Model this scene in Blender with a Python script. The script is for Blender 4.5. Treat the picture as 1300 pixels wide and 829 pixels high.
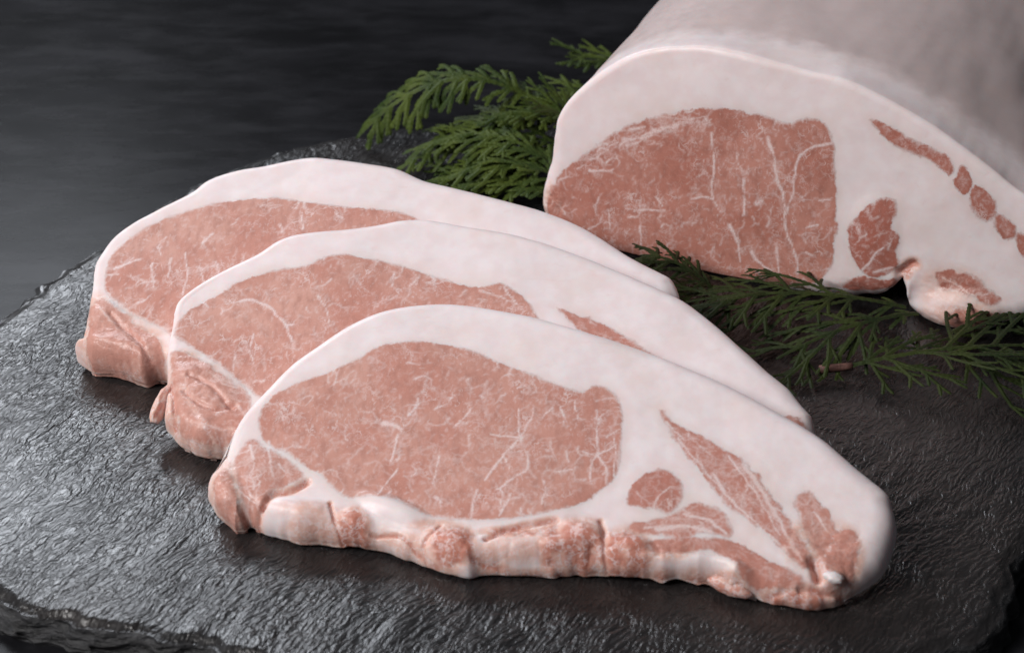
import bpy, math, random
import numpy as np

rng = np.random.default_rng(7)
random.seed(7)
for o in list(bpy.data.objects):
    bpy.data.objects.remove(o)
SC = bpy.context.scene
COL = SC.collection

# ------------------------------------------------------------------ camera
PITCH, DIST, LENS = math.radians(33), 0.56, 70.0
cf = np.array([0, math.cos(PITCH), -math.sin(PITCH)])
cu = np.array([0, math.sin(PITCH), math.cos(PITCH)])
cr = np.array([1.0, 0, 0])
CPOS = -DIST * cf
cam_d = bpy.data.cameras.new('camera')
cam = bpy.data.objects.new('camera', cam_d)
COL.objects.link(cam)
cam.location = CPOS
cam.rotation_euler = (math.pi / 2 - PITCH, 0, 0)
cam_d.lens = LENS
cam_d.sensor_width = 36
cam_d.clip_start = 0.01
cam_d.clip_end = 50
cam_d.dof.use_dof = True
cam_d.dof.focus_distance = 0.53
cam_d.dof.aperture_fstop = 20
SC.camera = cam

# ------------------------------------------------------------------ light
W = bpy.data.worlds.new('World')
SC.world = W
W.use_nodes = True
W.node_tree.nodes['Background'].inputs[0].default_value = (0.85, 0.9, 1.0, 1)
W.node_tree.nodes['Background'].inputs[1].default_value = 0.035


def area(name, loc, target, sx, sy, power, col=(1, 1, 1)):
    l = bpy.data.lights.new(name, 'AREA')
    l.shape = 'RECTANGLE'
    l.size, l.size_y, l.energy, l.color = sx, sy, power, col
    o = bpy.data.objects.new(name, l)
    COL.objects.link(o)
    o.location = loc
    d = np.array(target, float) - np.array(loc, float)
    from mathutils import Vector
    o.rotation_euler = Vector(d).to_track_quat('-Z', 'Y').to_euler()
    return o


# window-like soft box behind left, main soft box from the left, weak fill
area('softbox_back', (-0.50, 0.86, 0.70), (-0.10, -0.03, 0), 0.46, 0.30, 4.4, (0.88, 0.925, 1.0))
area('softbox_key', (-0.75, -0.42, 0.75), (0.02, 0.0, 0.02), 0.5, 0.5, 9.5, (1.0, 0.975, 0.96))
SC.view_settings.view_transform = 'Standard'
SC.view_settings.look = 'None'
SC.view_settings.gamma = 1
SC.view_settings.exposure = 0.43
try:
    SC.cycles.use_denoising = True
    SC.cycles.denoiser = 'OPENIMAGEDENOISE'
    SC.cycles.max_bounces = 8
    SC.cycles.sample_clamp_indirect = 4
except Exception:
    pass


# ------------------------------------------------------------------ helpers
def ray(x, y):
    return cf + (x - 650) / 1300 * 36 / LENS * cr - (y - 414.5) / 1300 * 36 / LENS * cu


def ground(x, y, z=0.0):
    d = ray(x, y)
    return CPOS + d * ((z - CPOS[2]) / d[2])


def unit(v):
    v = np.asarray(v, float)
    return v / np.linalg.norm(v)


class Frame:
    def __init__(s, O, e1, e2, n):
        s.O, s.e1, s.e2, s.n = map(np.asarray, (O, e1, e2, n))

    def px(s, x, y, h=0.0):
        d = ray(x, y)
        k = ((s.O + s.n * h - CPOS) @ s.n) / (d @ s.n)
        P = CPOS + d * k - s.O
        return np.array([P @ s.e1, P @ s.e2])

    def pts(s, lst, h=0.0):
        return np.array([s.px(p[0], p[1], h) for p in lst])

    def world(s, st, h):
        return s.O + st[..., :1] * s.e1 + st[..., 1:2] * s.e2 + np.asarray(h)[..., None] * s.n


def _hash(ix, iy, iz, seed):
    h = (ix * 374761393 + iy * 668265263 + iz * 2147483647 + seed * 974711) & 0xffffffff
    h = ((h ^ (h >> 13)) * 1274126177) & 0xffffffff
    h = h ^ (h >> 16)
    return (h & 0xffff) / 65535.0


def vnoise(p, seed=0):
    """value noise in [-1, 1], p (...,3)"""
    p = np.asarray(p, float)
    i = np.floor(p).astype(np.int64)
    f = p - i
    f = f * f * f * (f * (f * 6 - 15) + 10)
    r = 0
    for dx in (0, 1):
        for dy in (0, 1):
            for dz in (0, 1):
                w = (f[..., 0] if dx else 1 - f[..., 0]) * (f[..., 1] if dy else 1 - f[..., 1]) * (f[..., 2] if dz else 1 - f[..., 2])
                r = r + w * _hash(i[..., 0] + dx, i[..., 1] + dy, i[..., 2] + dz, seed)
    return r * 2 - 1


def fbm(p, oct=3, seed=0):
    r, a = 0, 1.0
    for k in range(oct):
        r = r + a * vnoise(p * 2 ** k, seed + k)
        a *= 0.5
    return r / 1.6


def to3(st):
    return np.concatenate([st, np.zeros(st.shape[:-1] + (1,))], -1)


def smooth(a, b, x):
    t = np.clip((x - a) / (b - a), 0, 1)
    return t * t * (3 - 2 * t)


def seg_dist(P, A, B):
    d = B - A
    L = d @ d + 1e-18
    t = np.clip(((P - A) @ d) / L, 0, 1)
    q = P - A - t[..., None] * d
    return np.sqrt((q * q).sum(-1))


def poly_sd(P, poly):
    """signed distance, positive inside"""
    dist = np.full(P.shape[:-1], 1e9)
    ins = np.zeros(P.shape[:-1], bool)
    n = len(poly)
    for k in range(n):
        A, B = poly[k], poly[(k + 1) % n]
        dist = np.minimum(dist, seg_dist(P, A, B))
        if A[1] != B[1]:
            c = (A[1] > P[..., 1]) != (B[1] > P[..., 1])
            xi = (B[0] - A[0]) * (P[..., 1] - A[1]) / (B[1] - A[1]) + A[0]
            ins ^= c & (P[..., 0] < xi)
    return np.where(ins, dist, -dist)


def catmull(pts, n, closed=False):
    """n points evenly along a smooth curve through pts (any dimension)"""
    P = np.asarray(pts, float)
    if closed:
        Q = np.vstack([P[-1:], P, P[:2]])
        m = len(P)
    else:
        Q = np.vstack([2 * P[:1] - P[1:2], P, 2 * P[-1:] - P[-2:-1]])
        m = len(P) - 1
    out = []
    for i in range(m):
        a, b, c, d = Q[i], Q[i + 1], Q[i + 2], Q[i + 3]
        t = np.linspace(0, 1, 14, endpoint=False)[:, None]
        out.append(0.5 * (2 * b + (c - a) * t + (2 * a - 5 * b + 4 * c - d) * t ** 2 + (3 * b - a - 3 * c + d) * t ** 3))
    out = np.vstack(out + [Q[1:2] if closed else Q[-2:-1]])
    L = np.r_[0, np.cumsum(np.linalg.norm(np.diff(out[:, :2], axis=0), axis=1))]
    if np.isscalar(n):
        u = np.linspace(0, 1, n + 1)[:-1] if closed else np.linspace(0, 1, n)
    else:
        u = n
    return np.stack([np.interp(u * L[-1], L, out[:, k]) for k in range(out.shape[1])], -1)


def mesh_obj(name, verts, faces, mat, parent=None, attrs=None, normals=None, smooth_on=True, uni=None):
    me = bpy.data.meshes.new(name)
    V = np.asarray(verts, np.float32)
    F = np.asarray(faces, np.int32) if not isinstance(faces, list) else None
    if F is not None:
        k = F.shape[1]
        me.vertices.add(len(V))
        me.vertices.foreach_set('co', V.ravel())
        me.loops.add(F.size)
        me.loops.foreach_set('vertex_index', F.ravel())
        me.polygons.add(len(F))
        me.polygons.foreach_set('loop_start', np.arange(0, F.size, k, dtype=np.int32))
        me.update(calc_edges=True)
        me.validate()
    else:
        me.from_pydata([tuple(map(float, v)) for v in V], [], faces)
    if smooth_on:
        me.polygons.foreach_set('use_smooth', np.ones(len(me.polygons), bool))
    for key, val in (attrs or {}).items():
        a = me.attributes.new(key, 'FLOAT', 'POINT')
        a.data.foreach_set('value', np.ascontiguousarray(val, np.float32))
    if normals is not None:
        me.normals_split_custom_set_from_vertices(np.asarray(normals, np.float32))
    if mat is not None:
        me.materials.append(mat)
    me.update()
    o = bpy.data.objects.new(name, me)
    COL.objects.link(o)
    if parent is not None:
        o.parent = parent
    return o


def empty(name, loc, label, cat, group=None):
    o = bpy.data.objects.new(name, None)
    o.empty_display_size = 0.01
    COL.objects.link(o)
    o.location = loc
    o['label'] = label
    o['category'] = cat
    if group:
        o['group'] = group
    return o


# ------------------------------------------------------------------ materials
class NT:
    def __init__(s, name):
        s.m = bpy.data.materials.new(name)
        s.m.use_nodes = True
        s.t = s.m.node_tree
        s.t.nodes.clear()
        s.out = s.t.nodes.new('ShaderNodeOutputMaterial')
        s.b = s.t.nodes.new('ShaderNodeBsdfPrincipled')
        s.t.links.new(s.b.outputs[0], s.out.inputs[0])

    def put(s, sock, v):
        if isinstance(v, bpy.types.NodeSocket):
            s.t.links.new(v, sock)
        elif isinstance(v, (tuple, list)) and len(v) == 3 and sock.type == 'RGBA':
            sock.default_value = (*v, 1)
        else:
            sock.default_value = v

    def coord(s, scale=(1, 1, 1), rot=(0, 0, 0), kind='Object'):
        c = s.t.nodes.new('ShaderNodeTexCoord')
        m = s.t.nodes.new('ShaderNodeMapping')
        s.t.links.new(c.outputs[kind], m.inputs[0])
        m.inputs['Scale'].default_value = scale
        m.inputs['Rotation'].default_value = rot
        return m.outputs[0]

    def noise(s, vec, scale=1, detail=3, rough=.5, dist=0.0, colour=False):
        n = s.t.nodes.new('ShaderNodeTexNoise')
        s.t.links.new(vec, n.inputs['Vector'])
        n.inputs['Scale'].default_value = scale
        n.inputs['Detail'].default_value = detail
        n.inputs['Roughness'].default_value = rough
        n.inputs['Distortion'].default_value = dist
        return n.outputs[1 if colour else 0]

    def voro(s, vec, scale=1, feature='F1', rnd=1.0):
        n = s.t.nodes.new('ShaderNodeTexVoronoi')
        n.feature = feature
        s.t.links.new(vec, n.inputs['Vector'])
        n.inputs['Scale'].default_value = scale
        n.inputs['Randomness'].default_value = rnd
        return n.outputs['Distance']

    def attr(s, name):
        n = s.t.nodes.new('ShaderNodeAttribute')
        n.attribute_name = name
        return n.outputs['Fac']

    def math(s, op, a, b=0.0, c=0.0, clamp=False):
        n = s.t.nodes.new('ShaderNodeMath')
        n.operation = op
        n.use_clamp = clamp
        for i, v in enumerate((a, b, c)):
            s.put(n.inputs[i], v)
        return n.outputs[0]

    def rng(s, v, a, b, c=0.0, d=1.0, kind='SMOOTHSTEP'):
        n = s.t.nodes.new('ShaderNodeMapRange')
        n.interpolation_type = kind
        s.put(n.inputs[0], v)
        for i, x in enumerate((a, b, c, d)):
            s.put(n.inputs[1 + i], x)
        return n.outputs[0]

    def mix(s, f, a, b, mode='MIX'):
        n = s.t.nodes.new('ShaderNodeMix')
        n.data_type = 'RGBA'
        n.blend_type = mode
        s.put(n.inputs[0], f)
        s.put(n.inputs[6], a)
        s.put(n.inputs[7], b)
        return n.outputs[2]

    def vadd(s, a, b, k=1.0):
        n = s.t.nodes.new('ShaderNodeVectorMath')
        n.operation = 'MULTIPLY_ADD'
        s.t.links.new(b, n.inputs[0])
        n.inputs[1].default_value = (k, k, k)
        s.t.links.new(a, n.inputs[2])
        return n.outputs[0]

    def bump(s, h, strength=1.0, dist=0.001, nrm=None):
        n = s.t.nodes.new('ShaderNodeBump')
        n.inputs['Strength'].default_value = strength
        n.inputs['Distance'].default_value = dist
        s.put(n.inputs['Height'], h)
        if nrm is not None:
            s.t.links.new(nrm, n.inputs['Normal'])
        return n.outputs[0]

    def set(s, **k):
        for a, v in k.items():
            s.put(s.b.inputs[a.replace('_', ' ')], v)
        return s.m


def meat_material(name, leanA, leanB, leanD, fatA, fatB, pinkA, pinkB, skinc=(.50, .42, .41)):
    M = NT(name)
    mm = M.coord((1000, 1000, 1000))
    wob = M.noise(mm, .35, 2, colour=True)
    mmw = M.vadd(mm, wob, 1.6)
    lean = M.attr('lean')
    vein = M.attr('vein')
    pink = M.attr('pink')
    tone = M.attr('tone')
    skin = M.attr('skin')
    n1 = M.noise(mm, 1.1, 4, .6)
    n2 = M.noise(mm, .22, 2)
    n3 = M.noise(mm, .45, 3, .55)
    edge = M.math('ADD', lean, M.math('MULTIPLY', M.math('SUBTRACT', n1, .5), 1.2))
    edge = M.math('ADD', edge, M.math('MULTIPLY', M.math('SUBTRACT', n3, .5), 1.3))
    soft = M.rng(M.noise(mm, .10, 2), .35, .65, .35, 1.0)
    mask = M.rng(edge, M.math('MULTIPLY', soft, -.75), soft)
    # marbling: traced and grown veins, warped hairline network, tiny flecks stretched with the grain
    nv = M.noise(mmw, 2.1, 3, .6)
    ve = M.rng(M.math('MULTIPLY', vein, M.rng(nv, .25, .6, .35, 1.3, 'LINEAR')), .04, .95, 0, .92, 'LINEAR')
    dens = M.noise(mm, .10, 2)
    w2 = M.noise(mm, .8, 2, colour=True)
    rg = M.noise(M.vadd(mmw, w2, 1.1), .42, 2, .5)
    rg = M.math('SUBTRACT', 1.0, M.math('MULTIPLY', M.math('ABSOLUTE', M.math('SUBTRACT', rg, .5)), 2.0))
    rg = M.math('MULTIPLY', M.math('MULTIPLY', M.rng(rg, .88, 1.0), .55), M.math('MULTIPLY', M.rng(M.noise(mm, .33, 2), .48, .66), M.rng(dens, .40, .62, .25, .85)))
    st = M.coord((1500, 700, 900), (0, 0, math.radians(-14)))
    fl = M.noise(M.vadd(st, wob, 1.2), 1.0, 3, .6)
    fl = M.rng(M.math('ADD', fl, M.math('MULTIPLY', M.math('SUBTRACT', dens, .5), .34)), .56, .82, 0, .60)
    fine = M.noise(mm, 2.6, 3, .65)
    vo = M.voro(M.vadd(M.vadd(M.coord((1000, 620, 1000), (0, 0, .1)), wob, 7.0), w2, 1.6), .21, 'DISTANCE_TO_EDGE')
    vo = M.math('MULTIPLY', M.rng(vo, 0.0, M.rng(n3, .3, .7, .03, .10), 1, 0), M.math('MULTIPLY', M.rng(M.noise(mm, .19, 3), .47, .62), M.rng(dens, .42, .60, .12, .72)))
    white = M.math('MAXIMUM', M.math('MAXIMUM', ve, fl), M.math('MAXIMUM', rg, vo))
    low = M.noise(mm, .07, 3, .55)
    lc = M.mix(M.rng(low, .36, .64), leanA, leanB)
    lc = M.mix(M.rng(M.noise(mm, .035, 3, .6), .42, .66, 0, .5), lc, tuple(c * .94 for c in leanA))
    lc = M.mix(M.math('MULTIPLY', tone, .9, clamp=True), lc, leanD)
    lc = M.mix(M.rng(fine, .35, .75, 0, .24), lc, tuple(min(1, c * 1.25 + .06) for c in leanA))
    lc = M.mix(M.rng(M.noise(M.vadd(st, wob, 1.0), .36, 3, .5), .42, .75, 0, .5), lc, tuple(c * .74 for c in leanA))
    fc = M.mix(M.rng(n2, .3, .7), fatA, fatB)
    fc = M.mix(M.rng(M.noise(mm, .06, 4, .6), .45, .7, 0, .5), fc, (.84, .70, .67))
    fc = M.mix(M.rng(M.noise(M.vadd(M.coord((170, 700, 300), (0, 0, .25)), wob, 1.5), 1, 3), .60, .78, 0, .35), fc, (.82, .64, .62))
    fc = M.mix(M.rng(lean, -3.5, 0, 0, .22), fc, pinkB)
    # raw trim: blotchy pink, red where the value is high
    pk = M.math('MULTIPLY', pink, M.rng(M.noise(mmw, .30, 3, .5), .3, .68, .62, 1.2, 'LINEAR'))
    fc = M.mix(M.rng(pk, .05, .5), fc, pinkB)
    fc = M.mix(M.rng(pk, .42, .95), fc, pinkA)
    fc = M.mix(M.math('MULTIPLY', M.rng(pink, .2, .6), M.rng(M.noise(mmw, .7, 3), .52, .72, 0, .35)), fc, fatA)
    # greyish skin side of the joint
    sk = M.mix(M.rng(M.noise(mm, .05, 4, .65), .35, .7), skinc, tuple(c * .93 for c in skinc))
    sk = M.mix(M.rng(M.noise(mm, .09, 5, .65), .52, .72, 0, .4), sk, (.66, .50, .46))
    fc = M.mix(M.rng(M.math('ADD', skin, M.math('MULTIPLY', M.math('SUBTRACT', M.noise(mm, .16, 3), .5), .5)), .3, .8), fc, sk)
    wr = M.noise(M.vadd(mmw, w2, 2.0), .30, 3, .5)
    wr = M.rng(M.math('ABSOLUTE', M.math('SUBTRACT', wr, .5)), .0, .045, 1, 0)
    fc = M.mix(M.math('MULTIPLY', M.math('MULTIPLY', wr, M.rng(pink, .15, .5)), .6), fc, fatA)
    leanf = M.math('MULTIPLY', mask, M.math('SUBTRACT', 1.0, M.math('MULTIPLY', white, .88)))
    col = M.mix(leanf, fc, lc)
    lm = M.math('ADD', M.math('MULTIPLY', mask, .8), .10)
    hb = M.math('MULTIPLY', M.math('ADD', M.math('MULTIPLY', n1, .22), M.math('MULTIPLY', fine, .06)), lm)
    hb = M.math('ADD', hb, M.math('MULTIPLY', M.math('MULTIPLY', white, mask), .10))
    hb = M.math('ADD', hb, M.math('MULTIPLY', M.math('MULTIPLY', pink, M.noise(mmw, .9, 4, .6)), .7))
    nrm = M.bump(hb, .42, .0009)
    ro = M.rng(M.noise(mm, .35, 3), .3, .7, .36, .52)
    ro = M.math('SUBTRACT', ro, M.math('MULTIPLY', M.rng(pink, .15, .6), .03))
    M.set(Base_Color=col, Roughness=ro, Normal=nrm, IOR=1.38)
    M.put(M.b.inputs['Coat Weight'], M.math('ADD', .12, M.math('MULTIPLY', mask, .42)))
    M.b.inputs['Coat Roughness'].default_value = .16
    M.b.inputs['Coat IOR'].default_value = 1.35
    M.t.links.new(nrm, M.b.inputs['Coat Normal'])
    M.put(M.b.inputs['Subsurface Weight'], M.math('SUBTRACT', .40, M.math('MULTIPLY', leanf, .40)))
    M.b.inputs['Subsurface Radius'].default_value = (1.0, .45, .35)
    M.b.inputs['Subsurface Scale'].default_value = .0035
    return M.m


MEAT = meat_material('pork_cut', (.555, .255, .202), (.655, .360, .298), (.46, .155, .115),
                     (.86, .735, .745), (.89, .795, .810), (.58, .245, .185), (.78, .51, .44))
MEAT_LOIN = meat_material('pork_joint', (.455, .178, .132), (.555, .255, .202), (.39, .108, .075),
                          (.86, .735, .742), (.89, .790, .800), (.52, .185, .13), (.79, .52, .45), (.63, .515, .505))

# ------------------------------------------------------------------ table
M = NT('dark_table')
c = M.coord((1000, 1000, 1000))
st = M.coord((20, 48, 14), (0, 0, math.radians(6)))
wob = M.noise(c, .012, 3, colour=True)
s1 = M.noise(M.vadd(st, wob, 1.6), 1.0, 5, .62)
s2 = M.noise(M.coord((45, 130, 45)), 1, 4, .6)
colr = M.mix(M.rng(s1, .35, .75), (.006, .006, .007), (.019, .019, .022))
colr = M.mix(M.rng(s2, .5, .8, 0, .35), colr, (.034, .034, .039))
h = M.math('ADD', M.math('MULTIPLY', s1, 1.0), M.math('MULTIPLY', s2, .4))
TABLE = M.set(Base_Color=colr, Roughness=M.rng(s2, .3, .8, .25, .31), Normal=M.bump(h, .25, .0002), IOR=1.17)
n = 2
tv = [(-1.6, -1.2, -.008), (1.6, -1.2, -.008), (1.6, 1.9, -.008), (-1.6, 1.9, -.008)]
tb = [(x, y, -.038) for x, y, z in tv]
table = mesh_obj('table_top', tv + tb, [(0, 1, 2, 3), (7, 6, 5, 4), (0, 4, 5, 1), (1, 5, 6, 2), (2, 6, 7, 3), (3, 7, 4, 0)], TABLE, smooth_on=False)
table['kind'] = 'structure'

# ------------------------------------------------------------------ slate board
M = NT('slate')
ang = math.radians(58)
c = M.coord((1000, 1000, 1000))
warp = M.noise(c, .03, 2, colour=True)
warp2 = M.noise(c, .22, 2, colour=True)
rid = M.vadd(M.vadd(M.coord((1000, 1000, 1000), (0, 0, -ang)), warp, 14), warp2, 2.2)
mp = M.t.nodes.new('ShaderNodeMapping')
M.t.links.new(rid, mp.inputs[0])
mp.inputs['Scale'].default_value = (.31, 1.02, .65)
r1 = M.noise(mp.outputs[0], 1.0, 2, .5)
mp2 = M.t.nodes.new('ShaderNodeMapping')
M.t.links.new(rid, mp2.inputs[0])
mp2.inputs['Scale'].default_value = (.10, .34, .3)
r2 = M.noise(mp2.outputs[0], 1.0, 3, .5)
gr = M.noise(c, 2.2, 3, .6)
r1c = M.math('ADD', M.math('MULTIPLY', M.rng(r1, .40, .62), .30), r1)
h = M.math('ADD', M.math('ADD', M.math('MULTIPLY', r1c, M.rng(M.noise(c, .02, 3), .3, .7, 1.0, 1.9)), M.math('MULTIPLY', r2, .6)), M.math('MULTIPLY', gr, .14))
lay = M.noise(M.vadd(M.coord((24, 42, 30), (0, 0, -ang)), warp2, .25), 1.0, 6, .62)
for lo_, hi_ in ((.40, .408), (.49, .50), (.575, .583), (.64, .65)):
    h = M.math('ADD', h, M.rng(lay, lo_, hi_, 0, .30))
cc = M.mix(M.rng(r1, .3, .75), (.009, .0085, .009), (.020, .0185, .019))
cc = M.mix(M.rng(M.noise(c, .025, 3), .4, .7, 0, .4), cc, (.034, .028, .026))
SLATE = M.set(Base_Color=cc, Roughness=M.rng(r2, .3, .7, .25, .33), Normal=M.bump(h, 1.0, .00014), IOR=1.60)
M = NT('slate_broken_edge')
c = M.coord((1000, 1000, 1000))
e1_ = M.noise(M.coord((200, 200, 900)), 1, 4, .6)
e2_ = M.voro(M.coord((160, 160, 500)), 1)
cc = M.mix(M.rng(e1_, .3, .75), (.010, .010, .011), (.030, .030, .034))
RIM = M.set(Base_Color=cc, Roughness=.6, Normal=M.bump(M.math('ADD', e1_, M.math('MULTIPLY', e2_, .8)), .9, .002))

bc = np.array([.0028, -.0199])
edge_px = [(0, 397), (72, 346), (145, 299), (230, 245), (300, 208), (0, 765), (120, 793), (210, 806), (300, 829), (1300, 690), (1240, 829)]
ea = sorted((math.atan2(*(ground(*q)[:2] - bc)[::-1]), np.linalg.norm(ground(*q)[:2] - bc)) for q in edge_px)
ea_a = np.array([a for a, r in ea])
ea_r = np.array([r for a, r in ea])
# gentle filler radius where the photo does not show the edge
fill_a = np.radians([-80, -50, 0, 30, 60, 80])
ea_a = np.r_[ea_a, fill_a]
ea_r = np.r_[ea_r, [.139, .145, .1465, .147, .146, .146]]
o_ = np.argsort(ea_a)
ea_a, ea_r = ea_a[o_], ea_r[o_]
NA, NR = 840, 230
th = np.linspace(-math.pi, math.pi, NA, endpoint=False)
rad = np.interp(th, np.r_[ea_a - 2 * math.pi, ea_a, ea_a + 2 * math.pi], np.r_[ea_r, ea_r, ea_r])
k = np.hanning(31)
k /= k.sum()
rad = np.convolve(np.r_[rad[-15:], rad, rad[:15]], k, 'valid')
cs = np.stack([np.cos(th), np.sin(th)], -1)
q3 = to3(cs)
chip = fbm(q3 * 9, 4, 3) * .0016 + np.minimum(0, vnoise(q3 * 26, 9)) * .0022 + vnoise(q3 * 70, 19) * .0004
rtop = rad + chip
fr = (np.arange(1, NR + 1) / NR) ** .8
P2 = bc + cs[None] * rtop[None, :, None] * fr[:, None, None]
ca, sa = math.cos(ang), math.sin(ang)
wv = 8 * fbm(to3(P2) / .05, 2, 77)[..., None] / 1000
rr = np.stack([P2[..., 0] * ca + P2[..., 1] * sa, -P2[..., 0] * sa + P2[..., 1] * ca], -1) + wv
zz = .00022 * fbm(to3(rr * np.array([1 / .016, 1 / .0045])), 3, 41) + .0003 * fbm(to3(P2) / .03, 2, 43)
zz -= .0004
zz -= smooth(.975, 1.0, fr)[:, None] * (.0006 + .0010 * np.abs(vnoise(q3 * 18, 5)))[None]
V = np.concatenate([[[bc[0], bc[1], -.0004]], np.concatenate([P2, zz[..., None]], -1).reshape(-1, 3)])
j = np.arange(NA)
F = [np.stack([1 + (r - 1) * NA + j, 1 + r * NA + j, 1 + r * NA + (j + 1) % NA, 1 + (r - 1) * NA + (j + 1) % NA], -1) for r in range(1, NR)]
inner = [(0, int(1 + a), int(1 + (a + 1) % NA)) for a in range(NA)]
# fan triangles as degenerate-free quads: build centre separately
board = empty('slate_board', (bc[0], bc[1], -.008), 'round dark slate serving board with rough chipped edge under the pork', 'slate board')
off = np.array([bc[0], bc[1], -.008])
mesh_obj('top_surface', V - off, [tuple(map(int, f)) for f in inner] + [tuple(map(int, f)) for f in np.concatenate(F)], SLATE, board)
# rim with ledges
rings = []
ztop = zz[-1]
lv = [0, .12, .3, .45, .5, .75, .95, 1.0]
for i, f in enumerate(lv):
    outw = (.0004 + .0022 * f ** .7 + .0011 * fbm(np.concatenate([cs * 13, np.full((NA, 1), f * 2.6)], -1), 4, 60) * (1 if i else 0)
            + .0009 * vnoise(np.concatenate([cs * 45, np.full((NA, 1), f * 5)], -1), 66) * (1 if i else 0))
    if i == 0:
        outw = outw * 0
    z = ztop * (1 - f) + (-.008) * f
    if 0 < i < len(lv) - 1:
        z = z + .0006 * vnoise(np.concatenate([cs * 30, np.full((NA, 1), i)], -1), 70)
    rings.append(np.concatenate([bc + cs * (rtop + outw)[:, None], z[:, None]], -1))
V = np.concatenate(rings)
F = np.concatenate([np.stack([i * NA + j, (i + 1) * NA + j, (i + 1) * NA + (j + 1) % NA, i * NA + (j + 1) % NA], -1) for i in range(len(lv) - 1)])
mesh_obj('chipped_rim', V - off, F, RIM, board, smooth_on=False)


# ------------------------------------------------------------------ cut meat
class Field:
    """fine raster of painted fat veins in the plane of a cut"""
    def __init__(s, lo, hi, cell=.0002):
        s.lo, s.cell = lo, cell
        s.n = np.ceil((hi - lo) / cell).astype(int) + 2
        s.a = np.zeros((s.n[1], s.n[0]), np.float32)

    def seg(s, A, B, w, amp):
        r = 2.2 * w
        i0 = np.maximum(((np.minimum(A, B) - r - s.lo) / s.cell).astype(int), 0)
        i1 = np.minimum(((np.maximum(A, B) + r - s.lo) / s.cell).astype(int) + 2, s.n)
        if (i1 <= i0).any():
            return
        X = s.lo[0] + np.arange(i0[0], i1[0]) * s.cell
        Y = s.lo[1] + np.arange(i0[1], i1[1]) * s.cell
        P = np.stack(np.meshgrid(X, Y), -1)
        v = amp * np.exp(-(seg_dist(P, A, B) / w) ** 2)
        sl = s.a[i0[1]:i1[1], i0[0]:i1[0]]
        np.maximum(sl, v, out=sl)

    def line(s, pts, w, amp=1.0, taper=True):
        for k in range(len(pts) - 1):
            f = 1 - .6 * k / max(1, len(pts) - 1) if taper else 1
            s.seg(pts[k], pts[k + 1], w * f, amp)

    def grow(s, p, a, step, n, w, amp, wig, branch, g):
        for k in range(n):
            a += g.normal(0, wig)
            q = p + step * np.array([math.cos(a), math.sin(a)])
            s.seg(p, q, w * (1 - .6 * k / n), amp * (1 - .4 * k / n))
            if g.random() < branch and n > 3:
                s.grow(q, a + g.choice([-1, 1]) * g.uniform(.5, 1.1), step, n // 2, w * .75, amp * .85, wig, branch * .5, g)
            p = q

    def sample(s, P):
        x = np.clip((P[..., 0] - s.lo[0]) / s.cell, 0, s.n[0] - 1.001)
        y = np.clip((P[..., 1] - s.lo[1]) / s.cell, 0, s.n[1] - 1.001)
        i, k = x.astype(int), y.astype(int)
        fx, fy = x - i, y - k
        A = s.a
        return (A[k, i] * (1 - fx) * (1 - fy) + A[k, i + 1] * fx * (1 - fy) + A[k + 1, i] * (1 - fx) * fy + A[k + 1, i + 1] * fx * fy)


def rand_in(poly, n, g):
    lo, hi = poly.min(0), poly.max(0)
    out = []
    while len(out) < n:
        P = lo + g.random((n * 3, 2)) * (hi - lo)
        out += list(P[poly_sd(P, poly) > .0006])
    return out[:n]


def clus(n, k=.6):
    x = np.linspace(0, 1, n)
    return (1 - k) * x + k * (.5 - .5 * np.cos(math.pi * x))


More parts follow.
